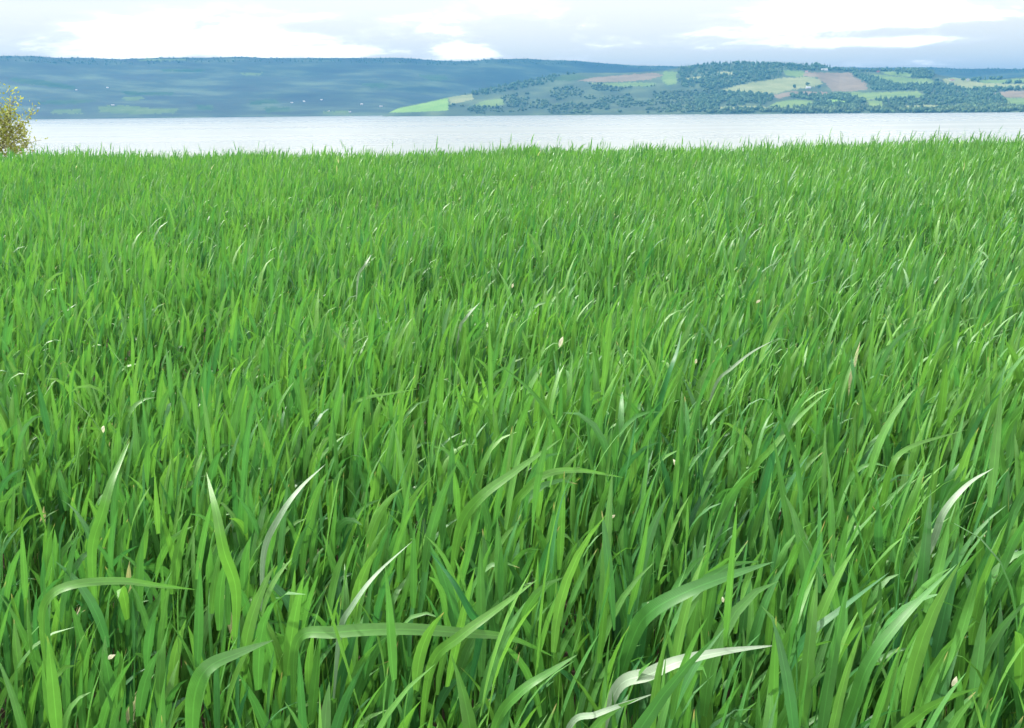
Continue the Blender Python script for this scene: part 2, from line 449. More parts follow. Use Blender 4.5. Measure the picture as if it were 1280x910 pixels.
# ------------------------------------------------------------ woods on the hills
ph = (1 + 5 ** .5) / 2
ICO_V = np.array([(-1, ph, 0), (1, ph, 0), (-1, -ph, 0), (1, -ph, 0), (0, -1, ph), (0, 1, ph), (0, -1, -ph), (0, 1, -ph),
                  (ph, 0, -1), (ph, 0, 1), (-ph, 0, -1), (-ph, 0, 1)], float)
ICO_V /= np.linalg.norm(ICO_V[0])
ICO_F = np.array([(0, 11, 5), (0, 5, 1), (0, 1, 7), (0, 7, 10), (0, 10, 11), (1, 5, 9), (5, 11, 4), (11, 10, 2), (10, 7, 6), (7, 1, 8),
                  (3, 9, 4), (3, 4, 2), (3, 2, 6), (3, 6, 8), (3, 8, 9), (4, 9, 5), (2, 4, 11), (6, 2, 10), (8, 6, 7), (9, 8, 1)])
a6 = np.arange(6) * math.pi / 3
CONE_V = np.concatenate([np.stack([np.cos(a6), np.sin(a6), np.full(6, -1.0)], 1), np.stack([.62 * np.cos(a6 + .5), .62 * np.sin(a6 + .5), np.full(6, 0.0)], 1), [(0, 0, 1.5)]])
CONE_F = np.array([f for i in range(6) for f in ((i, (i + 1) % 6, 6 + i), ((i + 1) % 6, 6 + (i + 1) % 6, 6 + i), (6 + i, 6 + (i + 1) % 6, 12))])


def wood(name, P, hgt, mat, label=None, conifer=0.5, cat='woodland'):
    Vs, Fs, Ts = [], [], []; off = 0
    for kind, bv, bf in ((0, ICO_V, ICO_F), (1, CONE_V, CONE_F)):
        sel = (rng.random(len(P)) < conifer) == bool(kind)
        Q_ = P[sel]; n = len(Q_)
        if not n: continue
        h = hgt * rng.uniform(0.6, 1.25, n)
        sc = np.stack([h * rng.uniform(.42, .7, n), h * rng.uniform(.42, .7, n), h * 0.5], -1)
        if kind: sc[:, :2] *= 0.6; sc[:, 2] *= 1.0
        v = bv[None] * (1 + rng.normal(0, .10, (n, len(bv), 1))) * sc[:, None] + Q_[:, None] + np.array([0, 0, 1])[None, None] * h[:, None, None] * 0.46
        f = bf[None] + (np.arange(n) * len(bv))[:, None, None] + off
        off += n * len(bv)
        Vs.append(v.reshape(-1, 3)); Fs.append(f.reshape(-1, 3)); Ts.append(np.repeat(rng.random(n), len(bv)))
    o = mesh_obj(name, np.concatenate(Vs), np.concatenate(Fs), mat, attrs={'tint': np.concatenate(Ts)})
    tag(o, label, cat if label else None, kind='stuff')
    return o


def pick(Vv, Qq, mask, n):
    idx = np.nonzero(mask)[0]
    if len(idx) == 0: return np.zeros((0, 3))
    q = Vv[Qq[idx]]
    ar = np.linalg.norm(np.cross(q[:, 1] - q[:, 0], q[:, 3] - q[:, 0]), axis=1)
    c = rng.choice(len(idx), n, p=ar / ar.sum())
    a, b = rng.random((2, n, 1))
    q = q[c]
    return (q[:, 0] * (1 - a) + q[:, 1] * a) * (1 - b) + (q[:, 3] * (1 - a) + q[:, 2] * a) * b


ctr, qx, qy, cls = CF
vis = (qx > -60) & (qx < 1340)
bare = vnoise(ctr[:, 0] / 420, ctr[:, 1] / 160, 31) * 0.6 + vnoise(ctr[:, 0] / 150, ctr[:, 1] / 90, 37) * 0.4
tF = np.repeat(np.arange(48), len(cf) - 1)
P = np.concatenate([pick(VF, QF, (cls < 0) & vis & (tF >= 41) & (tF < 46), 4500)])
wood('far_forest', P, 9, M_TREES, 'hazy blue conifer forest covering the long ridge across the lake', 0.75, 'forest')
ctr, qx, qy, cls = CN
WOODS = [
    ([(560, 121), (600, 112), (660, 101), (700, 92), (722, 90), (722, 93), (690, 103), (650, 112), (600, 119), (565, 124)], 500, 0.5, M_TREES, 'thin dark wood along the left shoulder of the green hill'),
    ([(562, 130), (592, 133), (640, 118), (740, 104), (830, 108), (890, 96), (898, 140), (556, 143)], 4500, 0.1, None, 'mixed scrubby wood on the broad middle slope of the green hill'),
    ([(848, 83), (880, 79), (925, 77), (960, 78), (980, 80), (1000, 82), (1040, 82), (1048, 88), (980, 88), (978, 96), (955, 100), (918, 107), (888, 112), (848, 108)], 2200, 0.6, M_TREES, 'dark wood on the hilltop above the pale meadow'),
    ([(893, 114), (940, 117), (968, 119), (966, 126), (950, 131), (895, 133), (870, 139), (868, 120)], 1300, 0.5, M_TREES, 'dark wood below the pale meadow down to the shore'),
    ([(988, 119), (1034, 118), (1080, 120), (1083, 136), (1018, 137), (990, 136), (1018, 132), (1016, 125), (990, 123)], 900, 0.4, M_TREES, 'dark lakeside wood enclosing a small bright clearing'),
    ([(1065, 92), (1085, 94), (1104, 101), (1120, 105), (1148, 107), (1146, 113), (1090, 113), (1084, 104)], 900, 0.6, M_TREES, 'wedge of dark wood right of the ploughed field'),
    ([(1146, 105), (1170, 104), (1188, 107), (1216, 113), (1240, 112), (1252, 122), (1262, 132), (1268, 138), (1105, 138), (1094, 124), (1150, 122), (1158, 118), (1148, 113)], 2600, 0.5, M_TREES, 'large dark wood covering the point at the right shore'),
    ([(1170, 92), (1185, 90), (1240, 97), (1300, 104), (1300, 113), (1240, 116), (1216, 112), (1238, 110), (1280, 109), (1226, 103), (1214, 100)], 500, 0.3, M_TREES, 'hedgerow trees among the fields at the far right'),
    ([(1040, 86), (1090, 87), (1150, 86), (1168, 90), (1165, 98), (1140, 96), (1120, 90), (1095, 90), (1065, 90)], 420, 0.5, M_TREES, 'row of trees along the skyline above the upper meadow'),
    ([(890, 135), (1280, 133), (1280, 141), (880, 142)], 900, 0.3, None, 'narrow belt of trees lining the right shore'),
]
for poly, n, con, mat, lab in WOODS:
    msk = in_poly(qx, qy, poly) & (cls < 0)
    if 'scrubby' in lab: msk &= (vnoise(ctr[:, 0] / 130, ctr[:, 1] / 170, 77) + .5 * vnoise(ctr[:, 0] / 50, ctr[:, 1] / 60, 78)) > -0.35
    P = pick(VN, QN, msk, n)
    if len(P) == 0: continue
    wood('woodland', P, 11 if 'scrubby' in lab else 15, mat or M_TREES_PALE, lab, con)
P = pick(VN, QN, (qx > 1300) & (cls < 0), 1500)
if len(P): wood('woodland', P, 16, M_TREES, 'wood beyond the right edge of the lake view', 0.5)

# scattered single trees beside the farm and along field edges
TREE_SPOTS = [(1009, 108, 'dark round tree behind the pale farmhouse in the meadow'), (1023, 111, 'small dark tree right of the pale farmhouse'),
              (993, 111, 'small dark tree at the meadow edge left of the pale farmhouse'), (1086, 103, 'pale green round tree at the corner of the ploughed field'),
              (1204, 102, 'dark tree left of the white farm building on the right'), (1215, 102, 'dark tree right of the white farm building on the right'),
              (1171, 103, 'dark round tree at the right end of the upper meadow'), (1203, 128, 'pale broad tree standing before the dark wood on the point'),
              (1121, 94, 'lone dark tree in the upper green meadow')]
M_TRUNK = simple_noise_mat('tree_bark', (0.05, 0.04, 0.03), (0.12, 0.10, 0.08), 2.0)


def on_hill(px, py, V=None):
    """point of the near or far slope that the photograph shows at that pixel"""
    best = None
    for Vv, Qq in ((VN, QN), (VF, QF)):
        c = Vv[Qq].mean(1); x, y = proj(c)
        d = (x - px) ** 2 + ((y - py) * 1.5) ** 2
        k = np.argmin(d)
        if best is None or (d[k] < 9 and best[0] > 9): best = (d[k], c[k])
        if best[0] < 9: break
    return best[1]


for px, py, lab in TREE_SPOTS:
    c = on_hill(px, py)
    root = tag(bpy.data.objects.new('field_tree', None), lab, 'tree', 'single trees among the far fields')
    COL.objects.link(root); root.location = c
    bm = bmesh.new()
    for _ in range(9):
        r = random.uniform(4, 6.5)
        mt = Matrix.Translation((random.uniform(-5, 5), random.uniform(-5, 5), random.uniform(8, 17))) @ Matrix.Diagonal((r, r, r * .8, 1))
        bmesh.ops.create_icosphere(bm, subdivisions=2, radius=1, matrix=mt)
    for v in bm.verts: v.co += Vector((random.gauss(0, .5), random.gauss(0, .5), random.gauss(0, .4)))
    me = bpy.data.meshes.new('crown'); bm.to_mesh(me); bm.free()
    me.materials.append(M_TREES_PALE if 'pale green' in lab or 'pale broad' in lab else M_TREES)
    a = me.attributes.new('tint', 'FLOAT', 'POINT'); a.data.foreach_set('value', np.full(len(me.vertices), 0.5, np.float32))
    o = bpy.data.objects.new('crown', me); COL.objects.link(o); o.parent = root
    bm = bmesh.new(); bmesh.ops.create_cone(bm, segments=7, radius1=0.7, radius2=0.4, depth=9, matrix=Matrix.Translation((0, 0, 4)))
    me = bpy.data.meshes.new('trunk'); bm.to_mesh(me); bm.free(); me.materials.append(M_TRUNK)
    o = bpy.data.objects.new('trunk', me); COL.objects.link(o); o.parent = root


# ------------------------------------------------------------ far houses
def flat_mat(name, c, rough=0.7):
    return simple_noise_mat(name, tuple(x * 0.9 for x in c), tuple(min(1, x * 1.08) for x in c), 0.6, rough=rough)


HM = {'white': flat_mat('white_boards', (0.42, 0.42, 0.41)), 'red': flat_mat('red_boards', (0.30, 0.07, 0.05)), 'glass': flat_mat('window_glass', (0.05, 0.06, 0.07), 0.2),
      'greyroof': flat_mat('pale_metal_roof', (0.55, 0.58, 0.60), 0.35), 'tile': flat_mat('tile_roof', (0.30, 0.14, 0.10)), 'white_roof': flat_mat('bright_roof', (0.42, 0.43, 0.44), 0.5)}


def house(px, py, L, Wd, H, wall, roof, rz, lab, cat='house', name='farm_house'):
    c = on_hill(px, py)
    if px < 500: L *= 0.8; Wd *= 0.8; H *= 0.8
    root = tag(bpy.data.objects.new(name, None), lab, cat, 'farm buildings across the lake')
    COL.objects.link(root); root.location = c; root.rotation_euler.z = rz
    l, w = L / 2, Wd / 2; r = w * 0.75
    v = [(-l, -w, -3), (l, -w, -3), (l, w, -3), (-l, w, -3), (-l, -w, H), (l, -w, H), (l, w, H), (-l, w, H), (-l, 0, H + r), (l, 0, H + r)]
    me = bpy.data.meshes.new('walls')
    me.from_pydata(v, [], [(0, 1, 5, 4), (2, 3, 7, 6), (1, 2, 6, 9, 5), (3, 0, 4, 8, 7)]); me.materials.append(HM[wall])
    o = bpy.data.objects.new('wall', me); COL.objects.link(o); o.parent = root
    e, th = 0.5, 0.3; s = r / w
    v = []
    for k in (0, th):
        v += [(-l - e, -w - e, H - e * s + .05 + k), (l + e, -w - e, H - e * s + .05 + k), (l + e, 0, H + r + .05 + k), (-l - e, 0, H + r + .05 + k), (l + e, w + e, H - e * s + .05 + k), (-l - e, w + e, H - e * s + .05 + k)]
    fc = [(0, 3, 2, 1), (3, 5, 4, 2), (6, 7, 8, 9), (9, 8, 10, 11), (0, 1, 7, 6), (4, 5, 11, 10), (1, 2, 8, 7), (2, 4, 10, 8), (3, 0, 6, 9), (5, 3, 9, 11)]
    me = bpy.data.meshes.new('roof'); me.from_pydata(v, [], fc); me.materials.append(HM[roof])
    o = bpy.data.objects.new('roof', me); COL.objects.link(o); o.parent = root
    n = max(2, int(L // 4))
    me = None
    for sgn in (-1, 1):
        for i in range(n):
            x = -l + (i + 0.5) * L / n; y = sgn * (w + 0.04)
            if me is None:
                me = bpy.data.meshes.new('window'); bm = bmesh.new(); bmesh.ops.create_cube(bm, size=1, matrix=Matrix.Diagonal((1.1, .1, 1.4, 1)))
                bm.to_mesh(me); bm.free(); me.materials.append(HM['glass'])
            o = bpy.data.objects.new('window', me); COL.objects.link(o); o.parent = root; o.location = (x, y, H * .55)


HOUSES = [(49, 136, 16, 11, 6, 'white', 'white_roof', .3, 'bright white house low on the far left shore beside the bush'),
          (141, 132, 22, 9, 5, 'white', 'white_roof', .1, 'long white farm house above the pale fields on the left shore'),
          (96, 114, 14, 8, 5, 'white', 'greyroof', .4, 'small pale house halfway up the left slope'),
          (134, 111, 16, 8, 5, 'white', 'greyroof', -.2, 'pale upland farm highest on the left slope'),
          (366, 129, 18, 8, 5, 'white', 'white_roof', .1, 'white house left of a close pair above the middle shore'),
          (380, 128, 16, 8, 5, 'white', 'greyroof', -.3, 'white house right of a close pair above the middle shore'),
          (402, 126, 15, 8, 5, 'white', 'greyroof', .5, 'pale grey house above the middle shore'),
          (411, 140, 12, 7, 4, 'white', 'white_roof', .5, 'small white cabin near the waterline left of the bright field'),
          (437, 140, 16, 9, 6, 'white', 'white_roof', .2, 'white boathouse at the waterline below the hill houses'),
          (452, 131, 20, 12, 7, 'white', 'white_roof', -.2, 'tall white house left of the bright green spit field'),
          (477, 133, 24, 10, 5, 'white', 'white_roof', .1, 'wide white house next to the bright green spit field'),
          (1031, 88, 34, 12, 5, 'white', 'white_roof', .05, 'long white roofed barn on the skyline above the ploughed field'),
          (1008, 91, 14, 9, 5, 'white', 'tile', -.4, 'pale tiled house at the top left of the ploughed field'),
          (1010, 111, 22, 10, 5, 'white', 'greyroof', .1, 'pale roofed farmhouse among trees in the middle of the meadow'),
          (1098, 90, 13, 8, 4, 'red', 'tile', .3, 'small red brown barn on the skyline in the upper fields'),
          (1210, 101, 18, 12, 8, 'white', 'white_roof', 1.2, 'white farm building between two dark trees on the right'),
          (1190, 101, 22, 10, 4, 'white', 'tile', .2, 'low pale farmhouse left of the two dark trees'),
          (1257, 101, 26, 10, 5, 'white', 'white_roof', 0, 'bright roofed building in the green field at the far right')]
for h in HOUSES: house(*h)


# ------------------------------------------------------------ blades of grass
def build_blades(base, phi, th0, th1, L, w, tau0, tau1, tint, seg, fold=0.22, bend=1.6, across=3):
    """vectorised leaf strips, three vertices across (edge, midrib, edge)"""
    n = len(L); s = np.linspace(0, 1, seg + 1)
    th = th0[:, None] + (th1 - th0)[:, None] * s[None] ** bend[:, None]
    lean = np.stack([np.sin(phi), np.cos(phi), np.zeros(n)], -1)
    B = np.stack([np.cos(phi), -np.sin(phi), np.zeros(n)], -1)
    Tn = np.sin(th)[..., None] * lean[:, None] + np.cos(th)[..., None] * np.array([0, 0, 1.0])
    step = 0.5 * (Tn[:, 1:] + Tn[:, :-1]) * (L / seg)[:, None, None]
    Pc = np.concatenate([np.zeros((n, 1, 3)), np.cumsum(step, 1)], 1) + base[:, None]
    N = np.cross(Tn, np.broadcast_to(B[:, None], Tn.shape))
    tau = tau0[:, None] + tau1[:, None] * s[None]
    Wd = np.cos(tau)[..., None] * B[:, None] + np.sin(tau)[..., None] * N
    Nn = np.cross(Wd, Tn)
    pw = np.where(s < 0.30, 0.50 + 0.50 * np.sin(np.clip(s / 0.30, 0, 1) * math.pi / 2), np.clip(1 - ((s - 0.30) / 0.70) ** 2.0, 0, 1) ** 0.95)
    pw = np.maximum(pw, 0.01)
    hw = (w * 0.5)[:, None] * pw[None]
    L_ = Pc - Wd * hw[..., None]; R_ = Pc + Wd * hw[..., None]; C_ = Pc - Nn * (hw * fold)[..., None]
    c = across
    Vv = np.stack([L_, C_, R_] if c == 3 else [L_, R_], 2).reshape(-1, 3)
    k = np.arange(n)[:, None, None] * (seg + 1) * c + np.arange(seg)[None, :, None] * c + np.arange(c - 1)[None, None]
    Fq = np.stack([k, k + 1, k + c + 1, k + c], -1).reshape(-1, 4)
    al = np.broadcast_to(s[None, :, None], (n, seg + 1, c)).ravel()
    ac = np.broadcast_to(np.linspace(-1, 1, c)[None, None], (n, seg + 1, c)).ravel()
    ti = np.repeat(tint, (seg + 1) * c)
    return Vv, Fq, ti, al, ac


def crop_zone(y0, y1, dens, seg, fold, wmul=1.0, nleaf=4, across=3):
    wx = lambda y: 0.55 * np.maximum(y, 0) + 0.85
    n0 = int(2 * wx(y1) * (y1 - y0) * dens)
    x = rng.uniform(-wx(y1), wx(y1), n0); y = rng.uniform(y0, y1, n0)
    k = np.abs(x) < wx(y)
    # uneven stand: thin spots and dense tussocks
    dn = vnoise(x * 3.1, y * 3.1, 51)
    k &= rng.random(n0) < 0.86 + 0.3 * dn
    k &= (x ** 2 + y ** 2 > 0.30 ** 2)
    x, y = x[k], y[k]; n = len(x)
    z = ground_z(x, y)
    hv = 1 + 0.10 * vnoise(x * 1.7, y * 1.7, 61) + 0.12 * vnoise(x * 5.3, y * 5.3, 62)
    hv = hv * np.where(rng.random(n) < 0.03, rng.uniform(1.12, 1.3, n), rng.uniform(0.86, 1.06, n))
    # every tiller: a few leaves leaving the sheath at rising heights on alternating sides, the youngest upright
    out = []
    a0 = rng.uniform(0, 2 * math.pi, n)
    tl = rng.random(n)
    for j in range(nleaf):
        hj = (0.278 - 0.056 * (nleaf - 1 - j) + rng.uniform(-0.025, 0.025, n)) * hv
        up = (j == nleaf - 1)
        Lj = rng.uniform(0.058, 0.110, n) * hv
        phi = a0 + j * math.pi + rng.normal(0, 0.6, n)
        # the wind pushes leaves to the right
        wnd = np.clip(rng.normal(0.45, 0.28, n), 0, 1)
        vx = np.sin(phi) * (1 - wnd) + 0.95 * wnd; vy = np.cos(phi) * (1 - wnd) - 0.05 * wnd
        phi = np.arctan2(vx, vy)
        th0 = np.radians(rng.uniform(2, 14, n)); 
        th1 = np.radians(np.abs(rng.normal(25 if up else 37, 19 if up else 22, n)) + 2)
        droop = rng.random(n) < ((0.05 if up else 0.11) * (1 if across == 3 else 0.5))
        th1 = np.where(droop, np.radians(rng.uniform(70, 130 if across == 3 else 95, n)), th1)
        bend = np.where(droop, rng.uniform(1.6, 3.2, n), rng.uniform(1.0, 1.8, n))
        Lj = np.where(droop, Lj * 1.15, Lj)
        w = rng.uniform(0.0052, 0.0106, n) * wmul
        # most leaves turn their flat side to the light and the eye; some twist to show an edge or the silvery back
        tau0 = rng.normal(0, 0.9, n); tau1 = rng.normal(0, 0.8, n)
        tw = rng.random(n) < 0.12
        tau1 = np.where(tw, rng.choice([-1, 1], n) * rng.uniform(1.8, 3.6, n), tau1)
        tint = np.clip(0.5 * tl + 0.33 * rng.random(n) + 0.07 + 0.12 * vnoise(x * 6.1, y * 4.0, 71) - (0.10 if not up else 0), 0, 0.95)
        dead = rng.random(n) < (0.0003 if up else (0.04 if j == 0 else 0.0015))
        tint = np.where(dead, rng.uniform(0.965, 1.0, n), tint)
        base = np.stack([x + rng.normal(0, .006, n), y + rng.normal(0, .006, n), z + hj], -1)
        out.append(build_blades(base, phi, th0, th1, Lj, w, tau0, tau1, tint, seg, fold, bend=bend, across=across))
    if across == 2: return out
    # the stalks
    base = np.stack([x, y, z - 0.01], -1)
    out.append(build_blades(base, a0, np.full(n, 0.03), np.full(n, 0.10), 0.25 * hv, np.full(n, 0.0045) * wmul, a0, np.zeros(n) + .3,
                            np.clip(0.35 + 0.4 * tl, 0, .9), max(2, seg // 3), 0.5, bend=np.ones(n)))
    return out


parts = []
parts += crop_zone(0.0, 2.2, 2000, 6, 0.24)
parts += crop_zone(2.2, 5.0, 1250, 4, 0.22, 1.05, 4, 2)
parts += crop_zone(5.0, 8.5, 850, 3, 0.2, 1.12, 3, 2)
parts += crop_zone(8.5, 12.5, 650, 3, 0.2, 1.25, 3, 2)
off = 0; Vs, Fs, Ts, As, Cs = [], [], [], [], []
for v, f, ti, al, ac in parts:
    Vs.append(v); Fs.append(f + off); off += len(v); Ts.append(ti); As.append(al); Cs.append(ac)
FA = np.concatenate(Fs)
print('grass quads', len(FA))
o = mesh_obj('grass', np.concatenate(Vs), FA, M_GRASS, smooth=True,
             attrs={'tint': np.concatenate(Ts), 'along': np.concatenate(As), 'across': np.concatenate(Cs)})
tag(o, 'dense bright green field of young cereal grass filling the foreground', 'grass', kind='stuff')


# ------------------------------------------------------------ leaves that stand out from the field
def spline(pts, n):
    P = np.asarray(pts, float); m_ = len(P)
    P = np.concatenate([[2 * P[0] - P[1]], P, [2 * P[-1] - P[-2]]])
    out = []
    for i in range(m_ - 1):
        for k in range(n):
            q = k / n; a, b, c, d = P[i:i + 4]
            out.append(0.5 * ((2 * b) + (-a + c) * q + (2 * a - 5 * b + 4 * c - d) * q * q + (-a + 3 * b - 3 * c + d) * q ** 3))
    out.append(P[-2]); return np.array(out)


def standout(pts, wpx, lab, mat=M_GRASS, tint=0.7, z0=0.375, dz=0.03, tw=(0.0, 0.4), stalk=True):
    """pts: outline of the leaf's midrib, root end first; the leaf stands at canopy height on its own stalk"""
    n = len(pts)
    zz = z0 + dz * np.sin(np.linspace(0, 1, n) * math.pi)
    a = at_z(*pts[0], z0); d0 = math.hypot(a[0], a[1])
    W3 = []
    for i, p in enumerate(pts):
        W3.append(at_dist(p[0], p[1], d0 * (1 - 0.05 * math.sin(i / (n - 1) * math.pi) + 0.03 * i / (n - 1))))
    W3 = np.array(W3)
    if stalk:
        W3 = np.concatenate([[W3[0] + np.array([-0.012, 0.02, -0.07])], W3])
    C = spline(W3, 7); m_ = len(C)
    w = 0.78 * wpx / F * np.linalg.norm(a - CAM)
    s = np.linspace(0, 1, m_)
    Tn = np.gradient(C, axis=0); Tn /= np.linalg.norm(Tn, axis=1)[:, None]
    view = CAM - C; view /= np.linalg.norm(view, axis=1)[:, None]
    S = np.cross(Tn, view); S /= np.linalg.norm(S, axis=1)[:, None]
    Nn = np.cross(S, Tn)
    tau = tw[0] + (tw[1] - tw[0]) * s
    Wd = np.cos(tau)[:, None] * S + np.sin(tau)[:, None] * Nn
    Nn = np.cross(Wd, Tn)
    pw = np.where(s < 0.35, 0.30 + 0.70 * np.sin(s / 0.35 * math.pi / 2), np.clip(1 - ((s - 0.35) / 0.65) ** 2, 0, 1) ** .9)
    hw = (0.5 * w * np.maximum(pw, 0.01))[:, None]
    tint = tint * 0.72
    root = tag(bpy.data.objects.new('grass_leaf', None), lab, 'leaf')
    COL.objects.link(root)
    gz = float(ground_z(a[0], a[1])); org = np.array([C[0][0], C[0][1], gz]); root.location = org
    Vv = np.stack([C - Wd * hw, C - Nn * hw * .25, C + Wd * hw], 1).reshape(-1, 3) - org
    k = np.arange(m_ - 1)[:, None] * 3 + np.arange(2)[None]
    Fq = np.stack([k, k + 1, k + 4, k + 3], -1).reshape(-1, 4)
    mesh_obj('blade', Vv, Fq, mat, root, True, {'tint': np.full(m_ * 3, tint), 'along': np.repeat(s * .93, 3), 'across': np.tile([-1, 0, 1.0], m_)})
    if stalk:
        # sheath down to the soil
        b = C[0] - org
        g = np.array([b[0] - 0.02, b[1] + 0.03, -0.01])
        q = spline([g, g * .5 + b * .5 + np.array([-.006, .006, 0]), b], 4); r = np.linspace(0.0028, 0.0024, len(q))
        an = np.arange(5) * 2 * math.pi / 5
        ring = np.stack([np.cos(an), np.sin(an), np.zeros(5)], -1)
        Vt = (q[:, None] + ring[None] * r[:, None, None]).reshape(-1, 3)
        Ft = np.array([(i * 5 + j, i * 5 + (j + 1) % 5, (i + 1) * 5 + (j + 1) % 5, (i + 1) * 5 + j) for i in range(len(q) - 1) for j in range(5)])
        mesh_obj('stalk', Vt, Ft, M_GRASS, root, True, {'tint': np.full(len(Vt), .5), 'along': np.zeros(len(Vt)), 'across': np.full(len(Vt), .6)})
    return root


standout([(52, 782), (60, 748), (90, 731), (150, 726), (200, 732), (245, 737)], 14, 'long green leaf bent over flat to the right at lower left', tint=.85, tw=(0.9, 0.1))
standout([(770, 862), (812, 842), (850, 826), (905, 814), (975, 806)], 21, 'broad pale silvery twisted leaf lying across the lower right foreground', M_SILVER_SHEEN, .8, tw=(0.2, 0.7))
standout([(712, 908), (745, 893), (780, 880), (820, 866)], 10, 'thin silvery leaf below the broad pale twisted one', M_SILVER_SHEEN, .4, tw=(0.3, 0.6))
standout([(640, 640), (658, 612), (685, 592), (725, 588), (780, 597)], 13, 'yellow green leaf arched flat to the right at middle height', tint=.9, tw=(0.5, 0.1))
standout([(985, 835), (1010, 795), (1050, 762), (1112, 715)], 17, 'dark green glossy leaf rising to the right at lower right', tint=.12, tw=(0.6, 0.9))
standout([(790, 800), (812, 765), (860, 738), (915, 718), (968, 702)], 24, 'wide green leaf reaching right over darker gaps at lower right', tint=.45, tw=(0.1, 0.5))
standout([(440, 510), (455, 498), (480, 493), (524, 486)], 6, 'narrow leaf arched to the right left of centre', tint=.9, tw=(0.4, 0.1))
standout([(240, 905), (245, 860), (262, 832), (300, 815), (342, 800)], 24, 'broad leaf curling up from the bottom edge at left', tint=.6, tw=(0.3, 0.4))
standout([(372, 800), (420, 790), (500, 786), (580, 791), (640, 798), (695, 822)], 19, 'broad leaf lying almost level across the lower middle', tint=.75, tw=(0.3, 0.2))
standout([(540, 830), (575, 795), (620, 762), (672, 724)], 16, 'yellowish leaf rising over the level leaf at lower middle', tint=.95, tw=(0.1, 0.5))
standout([(620, 905), (650, 865), (690, 838), (722, 818)], 15, 'green leaf pointing up right at the bottom middle', tint=.7, tw=(0.2, 0.6))
standout([(330, 690), (350, 645), (375, 610), (407, 580)], 11, 'leaf with painted silver highlight pointing up right at left of centre', M_SILVER_SHEEN, .2, tw=(0.4, 0.9))
standout([(425, 790), (440, 758), (470, 718), (516, 676)], 11, 'leaf with silvery edge rising to the right below centre', M_SILVER_SHEEN, .0, tw=(0.5, 1.0))
standout([(600, 790), (588, 765), (565, 725), (536, 688)], 14, 'dark green leaf pointing up left below centre', tint=.0, tw=(0.3, 0.9))
standout([(820, 520), (835, 470), (846, 440), (852, 414)], 11, 'dark upright glossy leaf right of the white fleck', tint=.05, tw=(0.6, 1.0))
standout([(700, 560), (690, 525), (660, 485), (612, 447)], 10, 'leaf leaning up to the left at the middle of the field', tint=.6, tw=(0.2, 0.9))
standout([(575, 660), (600, 622), (645, 588), (702, 548)], 17, 'broad bright leaf rising to the right at the centre', tint=.85, tw=(0.2, 0.5))
standout([(1060, 900), (1085, 830), (1130, 770), (1196, 705)], 20, 'large leaf rising to the right near the lower right corner', tint=.5, tw=(0.2, 0.7))
standout([(1100, 640), (1112, 590), (1135, 560), (1208, 537)], 10, 'leaf arched over to the right near the right edge', tint=.9, tw=(0.3, 0.3))
standout([(940, 590), (965, 560), (1000, 520), (1038, 486)], 10, 'thin bright leaf rising right at the upper right of centre', tint=.85, tw=(0.2, 0.7))
standout([(1165, 680), (1180, 640), (1210, 605), (1242, 585)], 11, 'silvery bent leaf beside the right edge', M_SILVER_SHEEN, .5, tw=(0.2, 0.9))
standout([(895, 480), (915, 460), (940, 440), (968, 425)], 5, 'slim leaf with painted silvery glint right of centre', M_SILVER_SHEEN, .3, tw=(0.2, 0.6))
standout([(575, 410), (582, 398), (590, 388), (600, 378)], 5, 'slim leaf with painted silvery glint high at the middle', M_SILVER_SHEEN, .3, tw=(0.2, 0.6))
standout([(448, 345), (455, 333), (460, 325), (464, 318)], 4, 'short leaf with painted silvery glint far left of centre', M_SILVER_SHEEN, .6, tw=(0.2, 0.6))
standout([(965, 840), (985, 800), (1000, 760), (1020, 715)], 15, 'leaf standing steep beside the pale twisted leaf', tint=.8, tw=(0.1, 0.5))
standout([(295, 740), (280, 690), (270, 640), (258, 590)], 17, 'upright leaf with yellow edge left of centre', tint=.93, tw=(0.1, 0.3))
standout([(115, 690), (128, 640), (140, 600), (162, 552)], 15, 'broad upright leaf at the left side', tint=.8, tw=(0.1, 0.4))


def fleck(px, py, size, lab, aspect=2.2, lean=0.4):
    c = at_z(px, py, 0.39 if py > 300 else 0.37)
    s = 0.75 * size / F * np.linalg.norm(c - CAM)
    n = 9; tt = np.linspace(0, 1, n)
    hw = s / max(aspect + .8, 2.3) * .5 * np.sin(tt ** .8 * math.pi) + 1e-4
    nrm = math.hypot(1, lean)
    x = lean / nrm * s * tt; z = s / nrm * tt + 0.12 * s * np.sin(tt * math.pi); y = -0.25 * s * np.sin(tt * math.pi)
    C = np.stack([x, y, z], -1)
    pv_ = np.array([1, 0, -lean]) / nrm
    Vv = np.stack([C + (np.array([0, .5, 0]) - pv_) * hw[:, None], C + np.array([0, -.35, 0]) * hw[:, None], C + (np.array([0, .5, 0]) + pv_) * hw[:, None]], 1).reshape(-1, 3)
    k = np.arange(n - 1)[:, None] * 3 + np.arange(2)[None]
    Fq = np.stack([k, k + 1, k + 4, k + 3], -1).reshape(-1, 4)
    o = mesh_obj('dry_leaf', Vv, Fq, M_STRAW, None, True, {'tint': np.full(n * 3, 1.0 if size > 9 else .6), 'along': np.repeat(tt * .8, 3), 'across': np.tile([-1, 0, 1.0], n)}, loc=c)
    tag(o, lab, 'dry leaf')


